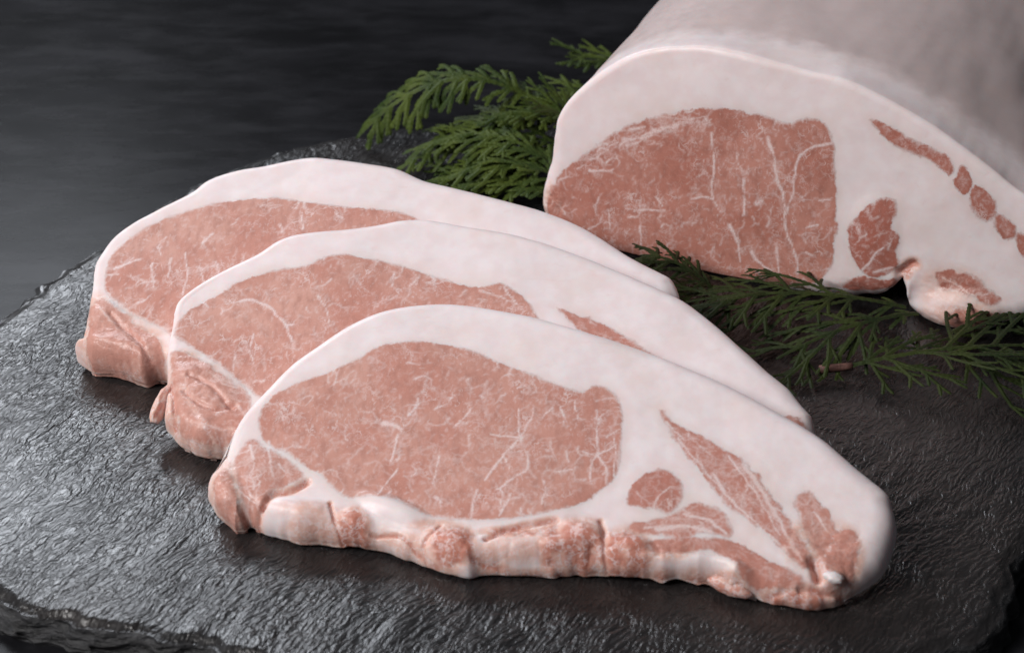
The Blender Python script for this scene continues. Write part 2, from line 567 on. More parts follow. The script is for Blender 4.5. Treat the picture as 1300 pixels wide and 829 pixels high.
def make_cut(root, fr, sides, nu, nv, T, muscles, lumps=(), grooves=(), pinks=(), veins=(), back=None, mat=MEAT,
             seed=0, tamp=.65, floor_wall=False, rough=.00045, base_name='fat_cap', skin=False):
    """sides: bottom, right, top, left as px points (x, y, drop, width) in mm; bottom and top run left to right,
    left and right run bottom to top"""
    g = np.random.default_rng(100 + seed)
    B = []
    for s in sides:
        B.append(np.array([[*fr.px(x, y, -d / 1000), d / 1000, w / 1000] for x, y, d, w in s]))
    B[1] = np.vstack([B[0][-1:], B[1], B[2][-1:]])
    B[3] = np.vstack([B[0][:1], B[3], B[2][:1]])
    uu, vv = clus(nu, .35), clus(nv, .75)
    bo, to_ = catmull(B[0], uu), catmull(B[2], uu)
    ri, le = catmull(B[1], vv), catmull(B[3], vv)
    # small natural raggedness along the outline
    for c_, amp in ((bo, 1.7), (to_, .25), (ri, .5), (le, .6)):
        t_ = np.gradient(c_[:, :2], axis=0)
        nn = np.stack([-t_[:, 1], t_[:, 0]], -1) / (np.linalg.norm(t_, axis=1)[:, None] + 1e-9)
        f = np.minimum(1, np.minimum(np.arange(len(c_)), np.arange(len(c_))[::-1]) / 12.0)
        c_[:, :2] += nn * (amp * f * (rough * fbm(to3(c_[:, :2]) / .006, 3, seed + 7) + (rough * .4 * vnoise(to3(c_[:, :2]) / .0028, seed + 9) if amp > 1 else 0)))[:, None]
    U, Vv = uu[:, None, None], vv[None, :, None]
    G = ((1 - Vv) * bo[:, None] + Vv * to_[:, None] + (1 - U) * le[None] + U * ri[None]
         - ((1 - U) * (1 - Vv) * bo[0] + U * (1 - Vv) * bo[-1] + (1 - U) * Vv * to_[0] + U * Vv * to_[-1]))
    st = G[..., :2]
    # relax folds near ragged borders
    for it in range(30):
        st[1:-1, 1:-1] = .25 * (st[:-2, 1:-1] + st[2:, 1:-1] + st[1:-1, :-2] + st[1:-1, 2:]) * .5 + .5 * st[1:-1, 1:-1]
    drop, wid = np.maximum(G[..., 2], .0002), np.maximum(G[..., 3], .0008)
    loop_i = [(i, 0) for i in range(nu)] + [(nu - 1, k) for k in range(1, nv)] + [(i, nv - 1) for i in range(nu - 2, -1, -1)] + [(0, k) for k in range(nv - 2, 0, -1)]
    li = np.array(loop_i)
    out = st[li[:, 0], li[:, 1]]
    d = np.maximum(0, poly_sd(st, out[::2]))
    d[li[:, 0], li[:, 1]] = 0
    x = np.clip(1 - d / wid, 0, 1)
    h = -drop * (1 - np.sqrt(np.maximum(0, 1 - x * x)))
    inn = np.minimum(1, d / .002)
    h += inn * (.00055 * fbm(to3(st) / .022, 2, seed + 1) + .00010 * fbm(to3(st) / .006, 3, seed + 2))

    def ell(px, py, rx, ry, ang=0.0):
        c_ = fr.px(px, py)
        ax = fr.px(px + rx * math.cos(ang), py + rx * math.sin(ang)) - c_
        ay = fr.px(px - ry * math.sin(ang), py + ry * math.cos(ang)) - c_
        Minv = np.linalg.inv(np.stack([ax, ay], -1))
        q = (st - c_) @ Minv.T
        return (q * q).sum(-1)
    for L_ in lumps:
        e = ell(*L_[:4], *(L_[5:6]))
        h += L_[4] / 1000 * np.maximum(0, 1 - e / 1.6) ** 1.5
    pink = np.zeros(st.shape[:2])
    for L_ in pinks:
        e = ell(*L_[:4], *(L_[5:6]))
        pink = np.maximum(pink, L_[4] * np.exp(-e * e * .55))
    h += tamp * np.minimum(1, d / .0012) * np.clip(pink * 1.4, 0, 1) * (.0008 * fbm(to3(st) * np.array([1 / .007, 1 / .0032, 1]), 4, seed + 11) - .0005 * (1 - np.abs(fbm(to3(st) / .009, 3, seed + 13))) ** 7)
    for pts, w, dep in grooves:
        q = catmull(fr.pts(pts), max(6, 5 * len(pts)))
        q += .0005 * np.stack([fbm(to3(q) / .003, 2, seed + 21), fbm(to3(q) / .003, 2, seed + 22)], -1)
        dd = np.full(st.shape[:2], 1e9)
        for k in range(len(q) - 1):
            dd = np.minimum(dd, seg_dist(st, q[k], q[k + 1]))
        h -= .75 * dep / 1000 * np.exp(-(dd / (w / 1000)) ** 2)
        pink = np.maximum(pink, .8 * np.exp(-(dd / (w * 1.8 / 1000)) ** 2))
    # marbling, plus the glare strokes painted on the joint
    lo, hi = st.reshape(-1, 2).min(0) - .002, st.reshape(-1, 2).max(0) + .002
    fld = Field(lo, hi)
    for v in veins:
        pts = catmull(fr.pts(v[0]), max(4, len(v[0]) * 4))
        pts = pts + .00045 * np.stack([fbm(to3(pts) / .0018, 2, 5), fbm(to3(pts) / .0018, 2, 6)], -1)
        wj = .75 + .45 * vnoise(to3(pts) / .0011, 8)
        for k in range(len(pts) - 1):
            fld.seg(pts[k], pts[k + 1], v[1] / 1000 * 1.1 * max(.35, wj[k]) * (1 - .4 * k / len(pts)), (v[2] if len(v) > 2 else 1.0) * 1.15 * min(1, .75 + .4 * wj[k]))
        for q in range(4):
            fld.grow(pts[int(g.integers(len(pts)))], g.uniform(0, 6.28), .0005, int(g.integers(4, 9)), v[1] / 1000 * .62, .62, .5, .25, g)
    lean = np.full(st.shape[:2], -20.0)
    tone = np.zeros(st.shape[:2])
    sds = []
    for m in muscles:
        poly = catmull(fr.pts(m['px']), 12 * len(m['px']) // 2, closed=True) if not m.get('sharp') else fr.pts(m['px'])
        sd = poly_sd(st, poly) * 1000
        sd = sd + m.get('jag', .35) * fbm(to3(st) / .0028, 3, seed + 31)
        sds.append(sd)
        tone = np.where(sd > lean, m.get('tone', 0.0), tone)
        lean = np.maximum(lean, sd)
        a0 = m.get('ang', math.radians(75))
        for p in rand_in(poly, m.get('trees', 0), g):
            fld.grow(p, a0 + g.normal(0, m.get('spread', .5)) + (math.pi if g.random() < .5 else 0), .0007, int(g.integers(4, 11)), g.uniform(.00022, .00042), g.uniform(.40, .95), .5, .30, g)
        for p in rand_in(poly, m.get('flecks', 0), g):
            fld.grow(p, a0 + g.normal(0, m.get('spread', .5)), .0005, int(g.integers(2, 5)), g.uniform(.00020, .00042), g.uniform(.18, .5), .6, .0, g)
        # strong short veins running in from the rim of the muscle
        for k in range(m.get('rim', 0)):
            i_ = int(g.integers(len(poly)))
            p = poly[i_]
            cdir = poly.mean(0) - p
            fld.grow(p, math.atan2(cdir[1], cdir[0]) + g.normal(0, .4), .0006, int(g.integers(3, 8)), g.uniform(.0002, .0004), g.uniform(.6, 1), .3, .15, g)
    vein = fld.sample(st)
    skn = np.zeros(st.shape[:2])
    P = fr.world(st, h)
    P[..., 2] = np.maximum(P[..., 2], .0005)
    O = np.array(root.location)
    # smooth normals of the whole sheet, shared with the muscles
    du, dv = np.gradient(P, axis=0), np.gradient(P, axis=1)
    N = np.cross(du, dv)
    N /= np.linalg.norm(N, axis=-1, keepdims=True) + 1e-12
    idx = np.arange(nu * nv).reshape(nu, nv)
    Fq = np.stack([idx[:-1, :-1], idx[1:, :-1], idx[1:, 1:], idx[:-1, 1:]], -1).reshape(-1, 4)
    # side wall
    nl = len(li)
    ring0 = idx[li[:, 0], li[:, 1]]
    tg = np.roll(out, -1, 0) - np.roll(out, 1, 0)
    on = np.stack([tg[:, 1], -tg[:, 0]], -1)
    kk = np.hanning(41)
    kk /= kk.sum()
    on = np.stack([np.convolve(np.r_[on[-20:, c_], on[:, c_], on[:20, c_]], kk, 'valid') for c_ in (0, 1)], -1)
    on /= np.linalg.norm(on, axis=1)[:, None] + 1e-12
    hl = h[li[:, 0], li[:, 1]]
    dl = drop[li[:, 0], li[:, 1]]
    verts = [P.reshape(-1, 3)]
    rid_ = [ring0]
    cnt = nu * nv
    ex_lean, ex_pink, ex_skin = [], [], []
    lean_l, pink_l = lean[li[:, 0], li[:, 1]], pink[li[:, 0], li[:, 1]]
    if back is None:
        steps = [.12, .3, .5, .7, .85, 1.0]
        for f in steps:
            bul = .0004 * math.sin(math.pi * f) * np.minimum(1, (T - dl) / .004) - .0016 * max(0, f - .6) / .4
            Q2 = out + on * bul[:, None] * 1.0
            hh = hl * (1 - f) + np.minimum(hl - .0005, -T) * f
            Q = fr.world(Q2, hh)
            if floor_wall:
                base = P.reshape(-1, 3)[ring0]
                Q[:, 2] = base[:, 2] * (1 - f) + .0005 * f
            Q += .0005 * f * np.stack([fbm(Q / .007, 2, seed + 51), fbm(Q / .007, 2, seed + 52), np.zeros(nl)], -1)
            Q[:, 2] = np.maximum(Q[:, 2], .0004)
            verts.append(Q)
            rid_.append(cnt + np.arange(nl))
            cnt += nl
            ex_lean.append(lean_l - 8 * f)
            ex_pink.append(pink_l)
            ex_skin.append(np.zeros(nl))
    else:
        bd, dists = back
        base = P.reshape(-1, 3)[ring0]
        cen = fr.world(st.reshape(-1, 2).mean(0)[None], np.zeros(1))[0]
        onw = on[:, :1] * fr.e1 + on[:, 1:2] * fr.e2
        kk2 = np.hanning(161)
        kk2 /= kk2.sum()
        smb = np.stack([np.convolve(np.r_[base[-80:, c_], base[:, c_], base[:80, c_]], kk2, 'valid') for c_ in range(3)], -1)
        base0 = base
        for dd_ in dists:
            bl_ = 1 - math.exp(-(dd_ / .007) ** 2)
            base = base0 * (1 - bl_) + smb * bl_
            gr_ = .0012 * (1 - math.exp(-(dd_ / .010) ** 2)) - .10 * dd_ ** 2
            Q = base + bd * dd_ + onw * gr_
            Q += onw * (.0016 * fbm(Q / .045, 2, seed + 61) + .0005 * fbm(Q / .009, 2, seed + 62))[:, None] * min(1, (dd_ / .012) ** 2)
            Q[:, 2] = np.maximum(Q[:, 2], .0006)
            verts.append(Q)
            rid_.append(cnt + np.arange(nl))
            cnt += nl
            ex_lean.append(lean_l - 300 * dd_)
            ex_pink.append(pink_l)
            ex_skin.append(np.full(nl, min(1, dd_ / .022)))
    cap = verts[-1].mean(0)
    verts.append(cap[None])
    jj = np.arange(nl)
    Fw = [np.stack([rid_[r], rid_[r + 1], np.roll(rid_[r + 1], -1), np.roll(rid_[r], -1)], -1) for r in range(len(rid_) - 1)]
    Fw = np.concatenate(Fw)
    lastr = rid_[-1]
    Fc = np.stack([lastr, np.roll(lastr, -1), np.full(nl, cnt), np.full(nl, cnt)], -1)
    Fc = [(int(a), int(b), int(cnt)) for a, b in zip(np.roll(lastr, -1), lastr)]
    at = dict(
        lean=np.concatenate([lean.ravel(), *ex_lean, [-9]]),
        vein=np.concatenate([vein.ravel(), np.zeros(cnt - nu * nv + 1)]),
        pink=np.concatenate([pink.ravel(), *ex_pink, [.3]]),
        tone=np.concatenate([tone.ravel(), np.zeros(cnt - nu * nv + 1)]),
        skin=np.concatenate([skn.ravel(), *ex_skin, [0]]) if skin else np.zeros(cnt + 1))
    VV = np.concatenate(verts) - O
    mesh_obj(base_name, VV, [*map(tuple, Fq.tolist()), *map(tuple, Fw.tolist()), *Fc], mat, root, at)
    # muscles: plugs let into the fat, a hair proud of it
    fl_ = {k: v for k, v in dict(lean=lean, vein=vein, pink=pink, tone=tone, skin=skn).items()}
    Pf, Nf = P.reshape(-1, 3), N.reshape(-1, 3)
    for m, sd in zip(muscles, sds):
        s_ = sd.ravel()
        keep = (s_[Fq] > -.45).all(1)
        # where two muscles meet the nearer one owns the face
        for m2, sd2 in zip(muscles, sds):
            if m2 is not m:
                keep &= (sd2.ravel()[Fq].mean(1) <= s_[Fq].mean(1))
        F_ = Fq[keep]
        if len(F_) < 4:
            continue
        ids, inv = np.unique(F_, return_inverse=True)
        F_ = inv.reshape(-1, 4)
        lift = .00022 * smooth(-.3, .8, s_[ids]) - .00003
        pv = Pf[ids] + fr.n * lift[:, None]
        pv[:, 2] = np.maximum(pv[:, 2], .0008)
        e = np.concatenate([F_[:, [0, 1]], F_[:, [1, 2]], F_[:, [2, 3]], F_[:, [3, 0]]])
        key = {}
        ee = e[:, 0].astype(np.int64) * len(ids) + e[:, 1]
        rev = e[:, 1].astype(np.int64) * len(ids) + e[:, 0]
        bd_ = e[~np.isin(ee, rev)]
        nb = len(ids)
        bv, binv = np.unique(bd_, return_inverse=True)
        binv = binv.reshape(-1, 2)
        top_dup = pv[bv]
        low = pv[bv] - fr.n * .0022
        sk_ = np.stack([nb + binv[:, 1], nb + binv[:, 0], nb + len(bv) + binv[:, 0], nb + len(bv) + binv[:, 1]], -1)
        allv = np.concatenate([pv, top_dup, low]) - O
        nn = np.concatenate([Nf[ids], Nf[ids][bv], Nf[ids][bv]])
        aa = {k: np.concatenate([v.ravel()[ids], v.ravel()[ids][bv], v.ravel()[ids][bv]]) for k, v in fl_.items()}
        ob = mesh_obj(m['name'], allv, np.concatenate([F_, sk_]), mat, root, aa, normals=nn)
        if m.get('label'):
            ob['label'] = m['label']
    return dict(st=st, P=P, N=N, pink=pink, d=d)


# shared tilt of the shingled slices
A3, B3 = ground(300, 674), ground(1043, 776)
e1 = unit(B3 - A3)
qh = np.array([-e1[1], e1[0], 0])
TH = math.radians(19)
e2 = math.cos(TH) * qh + math.sin(TH) * np.array([0, 0, 1.0])
nn = -math.sin(TH) * qh + math.cos(TH) * np.array([0, 0, 1.0])
A2, A1 = ground(252, 580), ground(165, 484)
gap23 = ((A2 - A3) @ qh) * math.sin(TH)
gap12 = ((A1 - A2) @ qh) * math.sin(TH)
print('gaps cm', gap23 * 100, gap12 * 100)
T3, T2, T1 = gap23 - .0008, gap12 - .0008, .0105
fr3, fr2, fr1 = Frame(A3 + nn * T3, e1, e2, nn), Frame(A2 + nn * T2, e1, e2, nn), Frame(A1 + nn * T1, e1, e2, nn)
D3, D2, D1 = T3 * 1000 * .88, T2 * 1000 * .88, T1 * 1000 * .9


def side(pts, d, w, d1=None, w1=None):
    n_ = len(pts)
    d1 = d if d1 is None else d1
    w1 = w if w1 is None else w1
    return [(x, y, d + (d1 - d) * i / max(1, n_ - 1), w + (w1 - w) * i / max(1, n_ - 1)) for i, (x, y) in enumerate(pts)]


# ---- front slice
bot3 = side([(300, 674), (310, 673), (318, 668), (332, 675), (353, 683), (374, 689), (409, 691), (443, 693), (462, 696), (486, 702), (515, 711), (540, 722), (556, 729),
             (580, 735), (595, 738), (612, 734), (640, 733), (672, 731), (700, 732), (722, 729), (777, 732), (838, 735), (872, 736), (903, 738), (920, 750), (940, 754), (962, 760),
             (999, 768), (1037, 775), (1065, 767), (1081, 756)], D3, 7.5)
rig3 = side([(1104, 743), (1120, 729), (1130, 709), (1136, 688), (1137, 667), (1133, 650), (1130, 636), (1120, 623)], D3, 7, 3.6, 5)
top3 = side([(286, 579), (293, 561), (300, 545), (315, 523), (339, 497), (371, 465), (403, 442), (439, 418), (478, 400), (518, 391), (558, 388), (592, 390), (627, 395), (681, 406), (730, 420), (792, 439),
             (859, 464), (926, 493), (984, 524), (1038, 556), (1065, 578), (1088, 598), (1107, 613)], 1.0, 1.3, 3.4, 5)
lef3 = side([(292, 666), (279, 655), (271, 639), (265, 626), (267, 609), (277, 592)], D3, 5.5, 1.6, 1.8)
s3 = empty('pork_slice', (*(.5 * (A3 + B3))[:2], 0), 'front pork slice lying on top of the others with its whole cut face showing', 'pork slice', 'fanned pork loin slices')
mus3 = [
    dict(name='loin_eye', px=[(328, 538), (336, 513), (355, 497), (387, 482), (419, 472), (451, 458), (482, 441), (516, 434), (552, 436), (596, 445), (632, 460), (668, 473), (697, 485), (726, 495),
                              (741, 497), (755, 489), (770, 492), (784, 505), (790, 523), (789, 552), (787, 581), (780, 603), (762, 622), (740, 637), (704, 648), (668, 655), (632, 660), (596, 660),
                              (552, 655), (528, 647), (505, 637), (480, 632), (455, 630), (432, 628), (410, 604), (388, 592), (364, 574), (338, 560)], trees=60, flecks=750, rim=16, spread=.45),
    dict(name='side_muscle', px=[(302, 574), (320, 556), (336, 567), (364, 583), (383, 598), (383, 608), (364, 616), (344, 622), (333, 642), (314, 656), (302, 652), (304, 628), (293, 598), (294, 582)], tone=.15, trees=12, flecks=70, ang=1.9, jag=.5),
    dict(name='side_lobe', px=[(290, 596), (298, 625), (302, 650), (292, 658), (280, 646), (270, 630), (272, 610)], tone=.2, trees=4, flecks=60, ang=1.9, jag=.5),
    dict(name='round_muscle', px=[(796, 630), (805, 611), (835, 595), (853, 599), (866, 615), (863, 637), (850, 651), (831, 645), (809, 642), (797, 639)], tone=.75, flecks=20, trees=3),
    dict(name='rib_muscle', px=[(799, 663), (827, 660), (848, 654), (865, 644), (883, 637), (909, 644), (925, 659), (928, 680), (909, 677), (885, 676), (868, 682), (835, 677), (803, 674)], tone=.45, flecks=90, trees=14, ang=.2, jag=.7),
    dict(name='muscle_strip', px=[(837, 518), (853, 534), (887, 551), (910, 566), (939, 581), (962, 603), (984, 633), (1003, 663), (1022, 689), (1033, 712), (1022, 719), (999, 704), (980, 684), (954, 662), (925, 643), (902, 617), (876, 581), (853, 547)], tone=.5, flecks=240, trees=45, ang=-.82, spread=.08, jag=.9),
    dict(name='edge_muscle', px=[(1011, 630), (1029, 626), (1048, 645), (1063, 671), (1081, 673), (1094, 689), (1089, 712), (1077, 734), (1060, 722), (1044, 715), (1029, 693), (1018, 663)], tone=.2, flecks=160, trees=8, ang=-.9, jag=1.1),
    dict(name='belly_strip', px=[(824, 686), (872, 682), (917, 683), (947, 693), (969, 708), (999, 721), (1018, 731), (1019, 742), (984, 738), (947, 732), (930, 712), (902, 697), (861, 700), (827, 698)], tone=.5, flecks=60, ang=-.4, spread=.1, jag=.5),
]


def z3(l):  # points read in a 2.764x enlargement of the eye
    return [(480 + x / 2.764, 400 + y / 2.764) for x, y in l]


vein3 = [(z3(l), w) for l, w in [
    ([(500, 430), (450, 485), (400, 545), (375, 582)], .45), ([(500, 430), (530, 380), (545, 352)], .32), ([(498, 430), (490, 330)], .22), ([(500, 430), (445, 425), (400, 420)], .3), ([(500, 425), (505, 440)], .7),
    ([(770, 490), (768, 400), (775, 370), (765, 335)], .32), ([(770, 490), (840, 452)], .3), ([(770, 490), (745, 530), (745, 592)], .33), ([(770, 490), (710, 475)], .25), ([(770, 490), (800, 540), (805, 590)], .3), ([(775, 370), (792, 345)], .2),
    ([(520, 480), (530, 540), (480, 570), (430, 605), (415, 612)], .36), ([(430, 605), (437, 640), (430, 665)], .3), ([(465, 630), (450, 670), (425, 708)], .3), ([(350, 615), (335, 660), (330, 712)], .34), ([(580, 580), (587, 610), (570, 662)], .28),
    ([(640, 320), (655, 365), (650, 392)], .26), ([(215, 500), (203, 540), (195, 592)], .26), ([(20, 380), (60, 388), (82, 405)], .75), ([(70, 420), (62, 455), (48, 512)], .36), ([(68, 540), (30, 590), (0, 632)], .28), ([(265, 290), (235, 315), (200, 330)], .3),
    ([(320, 330), (295, 370), (270, 392)], .3), ([(285, 370), (312, 385)], .22), ([(150, 310), (110, 352)], .45), ([(205, 638), (222, 655)], .55), ([(440, 490), (460, 540)], .25), ([(605, 330), (570, 370)], .2), ([(660, 480), (668, 515)], .28), ([(620, 548), (680, 542)], .3), ([(355, 285), (375, 300)], .4),
    ([(830, 430), (835, 500), (825, 560)], .2), ([(690, 300), (700, 370)], .18), ([(850, 400), (800, 430)], .2)]]
vein3 += [([(340, 560), (344, 590), (348, 606)], .35), ([(318, 565), (322, 584)], .6), ([(298, 560), (296, 590), (302, 618), (312, 648)], .75), ([(300, 620), (325, 640)], .3), ([(355, 590), (362, 600)], .3),
          ([(827, 648), (838, 628), (852, 618)], .25), ([(835, 672), (870, 668), (905, 676)], .8), ([(868, 652), (900, 660), (922, 676)], .5), ([(860, 555), (905, 610), (955, 660), (1000, 700)], .3), ([(945, 590), (975, 635), (1005, 690), (1018, 712)], .8), ([(925, 580), (960, 628), (990, 680)], .3),
          ([(905, 600), (925, 632), (950, 655)], .45), ([(845, 535), (870, 560)], .3), ([(1010, 650), (1024, 690), (1034, 708)], .6), ([(1060, 680), (1048, 705)], .6), ([(1035, 650), (1060, 690)], .3)]
lum3 = [(285, 627, 20, 34, 1.2), (325, 598, 30, 32, .8), (375, 655, 52, 22, 2.0, .1), (448, 668, 23, 21, 1.8), (500, 645, 46, 13, 1.5, .35), (574, 692, 34, 22, 1.9, .3), (508, 688, 40, 14, 1.0, .35), (660, 690, 60, 15, 1.1, -.05), (740, 676, 30, 18, 1.6), (718, 696, 26, 16, 1.2),
        (795, 698, 34, 22, 1.9, .2), (860, 708, 56, 9, 1.6, .05), (935, 722, 30, 11, 1.4, .5), (1057, 733, 17, 9, 2.2), (1012, 757, 44, 12, .9, .1), (548, 706, 10, 16, 1.0, -.4), (585, 722, 18, 10, 1.2, .2)]
gro3 = [([(334, 641), (345, 628), (366, 623), (380, 619), (388, 612)], .8, 2.0), ([(334, 641), (320, 658), (312, 670)], .7, 1.6), ([(419, 640), (424, 662), (440, 686), (456, 692)], .45, 1.1), ([(618, 684), (650, 671), (680, 664), (706, 661)], .7, 1.8),
        ([(763, 660), (768, 688), (771, 706)], .6, 1.5), ([(560, 668), (536, 692), (552, 716), (575, 728)], .45, .9), ([(700, 708), (735, 715), (768, 712), (800, 722)], .7, 1.2), ([(1034, 712), (1037, 722), (1040, 731)], 1.2, 3.4), ([(1016, 741), (1045, 744), (1072, 742)], .7, 1.6),
        ([(830, 716), (880, 719), (925, 724), (945, 738)], .6, 1.2), ([(470, 672), (505, 676), (530, 694), (556, 712)], .45, .9), ([(480, 690), (512, 700), (540, 716)], .4, .7), ([(995, 742), (960, 745), (930, 742)], .6, 1.0), ([(600, 705), (640, 712), (690, 716)], .7, .9), ([(345, 672), (400, 676), (430, 684)], .6, .6)]
pin3 = [(285, 632, 22, 42, .62), (318, 655, 12, 14, .5), (400, 672, 52, 16, .55), (390, 648, 40, 12, .4), (447, 668, 21, 22, .98), (575, 690, 26, 22, 1.1), (520, 690, 30, 18, .5), (555, 668, 36, 9, .5), (655, 676, 44, 8, .75), (650, 695, 55, 14, .42), (700, 690, 16, 26, .9),
        (738, 690, 34, 30, 1.0), (795, 700, 30, 28, 1.0), (848, 697, 30, 10, .7), (870, 722, 50, 9, .45), (925, 738, 30, 12, .75), (1000, 752, 60, 14, .9), (1062, 705, 30, 36, .85), (1020, 690, 26, 30, .5), (1075, 745, 18, 14, .6), (960, 750, 16, 9, .35), (620, 708, 20, 18, .5), (480, 680, 20, 14, .45)]
R3 = make_cut(s3, fr3, (bot3, rig3, top3, lef3), 560, 300, T3, mus3, lum3, gro3, pin3, vein3, seed=1)

# ---- middle slice (its lower right part goes on beneath the front slice)
bot2 = side([(232, 568), (250, 577), (272, 581), (290, 584), (330, 598), (380, 615), (450, 628), (520, 640), (600, 645), (700, 650), (800, 655), (880, 662), (960, 660), (1000, 640)], D2, 7)
rig2 = side([(1018, 615), (1030, 590), (1036, 566), (1034, 548)], D2, 7, 3.6, 5)
top2 = side([(221, 400), (228, 383), (250, 365), (283, 346), (326, 325), (355, 307), (388, 298), (442, 293), (478, 288), (511, 282), (547, 282), (592, 290), (636, 297), (681, 308), (730, 325), (783, 346), (828, 366), (868, 385), (908, 415), (948, 451), (975, 475), (1000, 495), (1016, 515), (1031, 532)], 1.0, 1.3, 3.4, 5)
lef2 = side([(218, 552), (211, 540), (212, 515), (213, 485), (213, 460), (215, 440), (219, 415)], D2, 5, 1.1, 1.4)
s2 = empty('pork_slice', (*(A2 + (B3 - A3) * .5)[:2], 0), 'middle pork slice between the rear slice and the front slice, half covered', 'pork slice', 'fanned pork loin slices')
mus2 = [
    dict(name='loin_eye', px=[(222, 424), (230, 404), (254, 384), (283, 371), (305, 357), (348, 344), (391, 338), (413, 328), (435, 325), (478, 331), (507, 337), (547, 350), (592, 363), (609, 366), (632, 361), (654, 370), (674, 388), (684, 410), (686, 450), (676, 500), (640, 530), (560, 548), (460, 548), (390, 530), (350, 515), (329, 506), (316, 492), (298, 478), (268, 455), (240, 438)], trees=60, flecks=560, rim=18, spread=.45),
    dict(name='side_muscle', px=[(217, 446), (232, 446), (262, 460), (290, 482), (318, 505), (312, 525), (300, 548), (272, 560), (245, 556), (226, 535), (220, 500), (216, 470)], tone=.1, trees=16, flecks=120, ang=2.4, spread=.7, jag=1.2),
    dict(name='muscle_strip', px=[(708, 390), (722, 395), (748, 404), (790, 425), (830, 452), (880, 500), (900, 540), (870, 540), (820, 490), (775, 450), (748, 428), (724, 408)], tone=.5, flecks=120, trees=16, ang=-.75, spread=.1, jag=.7),
    dict(name='edge_muscle', px=[(985, 545), (1006, 528), (1022, 538), (1028, 560), (1010, 590), (990, 580)], tone=.3, flecks=30, jag=.8),
]


def z2(l):
    return [(180 + x / 2.5125, 370 + y / 2.5125) for x, y in l]


vein2 = [(z2(l), w) for l, w in [([(290, 35), (340, 28), (390, 40), (430, 75), (460, 110), (480, 160)], .45), ([(460, 110), (500, 105)], .3), ([(180, 20), (215, 50)], .3), ([(250, 290), (330, 300)], .4), ([(120, 170), (160, 205), (200, 215)], .5),
                                ([(130, 300), (160, 360), (200, 430), (230, 470)], 1.1), ([(240, 330), (270, 380), (240, 400)], .7), ([(180, 410), (230, 440), (290, 440)], .8), ([(300, 360), (330, 400)], .5), ([(230, 270), (260, 300), (300, 310)], .4), ([(360, 130), (345, 190), (360, 230)], .25), ([(300, 200), (290, 250)], .25), ([(560, 20), (590, 60), (600, 110)], .25)]]
vein2 += [([(228, 444), (262, 456), (296, 482), (322, 504)], .7), ([(545, 345), (552, 358)], .5), ([(610, 370), (640, 380), (665, 392)], .3), ([(640, 366), (655, 385)], .25), ([(500, 345), (497, 365)], .3)]
lum2 = [(260, 510, 45, 45, 1.6), (250, 552, 32, 20, 1.4), (240, 470, 30, 16, .8)]
gro2 = [([(214, 488), (222, 505), (220, 535)], .9, 1.8), ([(240, 478), (270, 495), (295, 520)], .7, .9), ([(234, 500), (262, 520), (280, 522), (298, 516)], .7, .9)]
pin2 = [(255, 520, 45, 55, .62), (300, 552, 26, 28, .5), (235, 470, 22, 24, .65), (215, 510, 12, 40, .6)]
R2 = make_cut(s2, fr2, (bot2, rig2, top2, lef2), 430, 230, T2, mus2, lum2, gro2, pin2, vein2, seed=2, tamp=.4)

# ---- rear slice
bot1 = side([(120, 474), (150, 479), (184, 489), (205, 486), (240, 500), (300, 515), (400, 535), (500, 545), (600, 550), (700, 545), (780, 520), (820, 480)], D1, 7)
rig1 = side([(845, 440), (858, 410), (863, 385)], D1, 7, 4, 5)
top1 = side([(119, 352), (122, 338), (128, 326), (145, 303), (170, 285), (207, 265), (243, 247), (265, 231), (297, 220), (341, 212), (391, 203), (428, 205), (484, 213), (510, 219), (539, 232), (575, 241), (611, 250), (654, 261), (701, 275), (748, 296), (801, 330), (838, 349), (852, 357), (859, 368)], 1.0, 1.3, 3.4, 5)
lef1 = side([(103, 461), (98, 450), (103, 438), (108, 430), (113, 404), (117, 378)], D1, 5.5, 1.1, 1.4)
s1_ = empty('pork_slice', (*(A1 + (B3 - A3) * .45)[:2], 0), 'rearmost pork slice, mostly hidden behind the middle slice', 'pork slice', 'fanned pork loin slices')
mus1 = [
    dict(name='loin_eye', px=[(134, 352), (139, 332), (152, 314), (174, 296), (200, 281), (232, 269), (268, 259), (312, 253), (355, 251), (391, 258), (428, 262), (464, 266), (484, 266), (510, 271), (530, 279), (545, 300), (540, 360), (520, 410), (460, 440), (380, 450), (300, 448), (240, 436), (204, 416), (178, 404), (152, 390), (136, 372)], trees=70, flecks=520, rim=22, spread=.35),
    dict(name='side_muscle', px=[(115, 392), (130, 382), (152, 396), (180, 416), (204, 434), (208, 460), (204, 478), (180, 480), (150, 470), (122, 466), (106, 452), (112, 425)], tone=.1, trees=16, flecks=120, ang=-.85, spread=.3, jag=.9),
]


def z1(l):
    return [(80 + x / 2.7625, 180 + y / 2.7625) for x, y in l]


vein1 = [(z1(l), w) for l, w in [([(180, 450), (230, 430), (275, 415)], .5), ([(150, 470), (195, 470)], .4), ([(490, 355), (525, 325)], .6), ([(760, 285), (770, 320)], .35), ([(835, 260), (840, 310)], .3), ([(430, 390), (435, 470), (420, 540)], .3), ([(310, 430), (320, 520)], .25), ([(330, 370), (350, 400)], .3), ([(380, 410), (370, 480)], .3),
                                ([(110, 570), (180, 640), (250, 700), (300, 750)], .4), ([(210, 770), (270, 790)], .9), ([(170, 560), (230, 600), (300, 640), (350, 660)], 1.0), ([(260, 720), (300, 740)], .5), ([(540, 420), (550, 470)], .3), ([(480, 440), (500, 500)], .25), ([(960, 255), (985, 275)], .3), ([(255, 570), (290, 560)], .4)]]
lum1 = [(150, 450, 45, 28, 2.0), (190, 465, 22, 22, 1.2), (130, 400, 24, 24, .6)]
gro1 = [([(140, 400), (170, 430), (190, 452)], .8, 1.0), ([(160, 476), (180, 468), (200, 470)], .8, 1.0)]
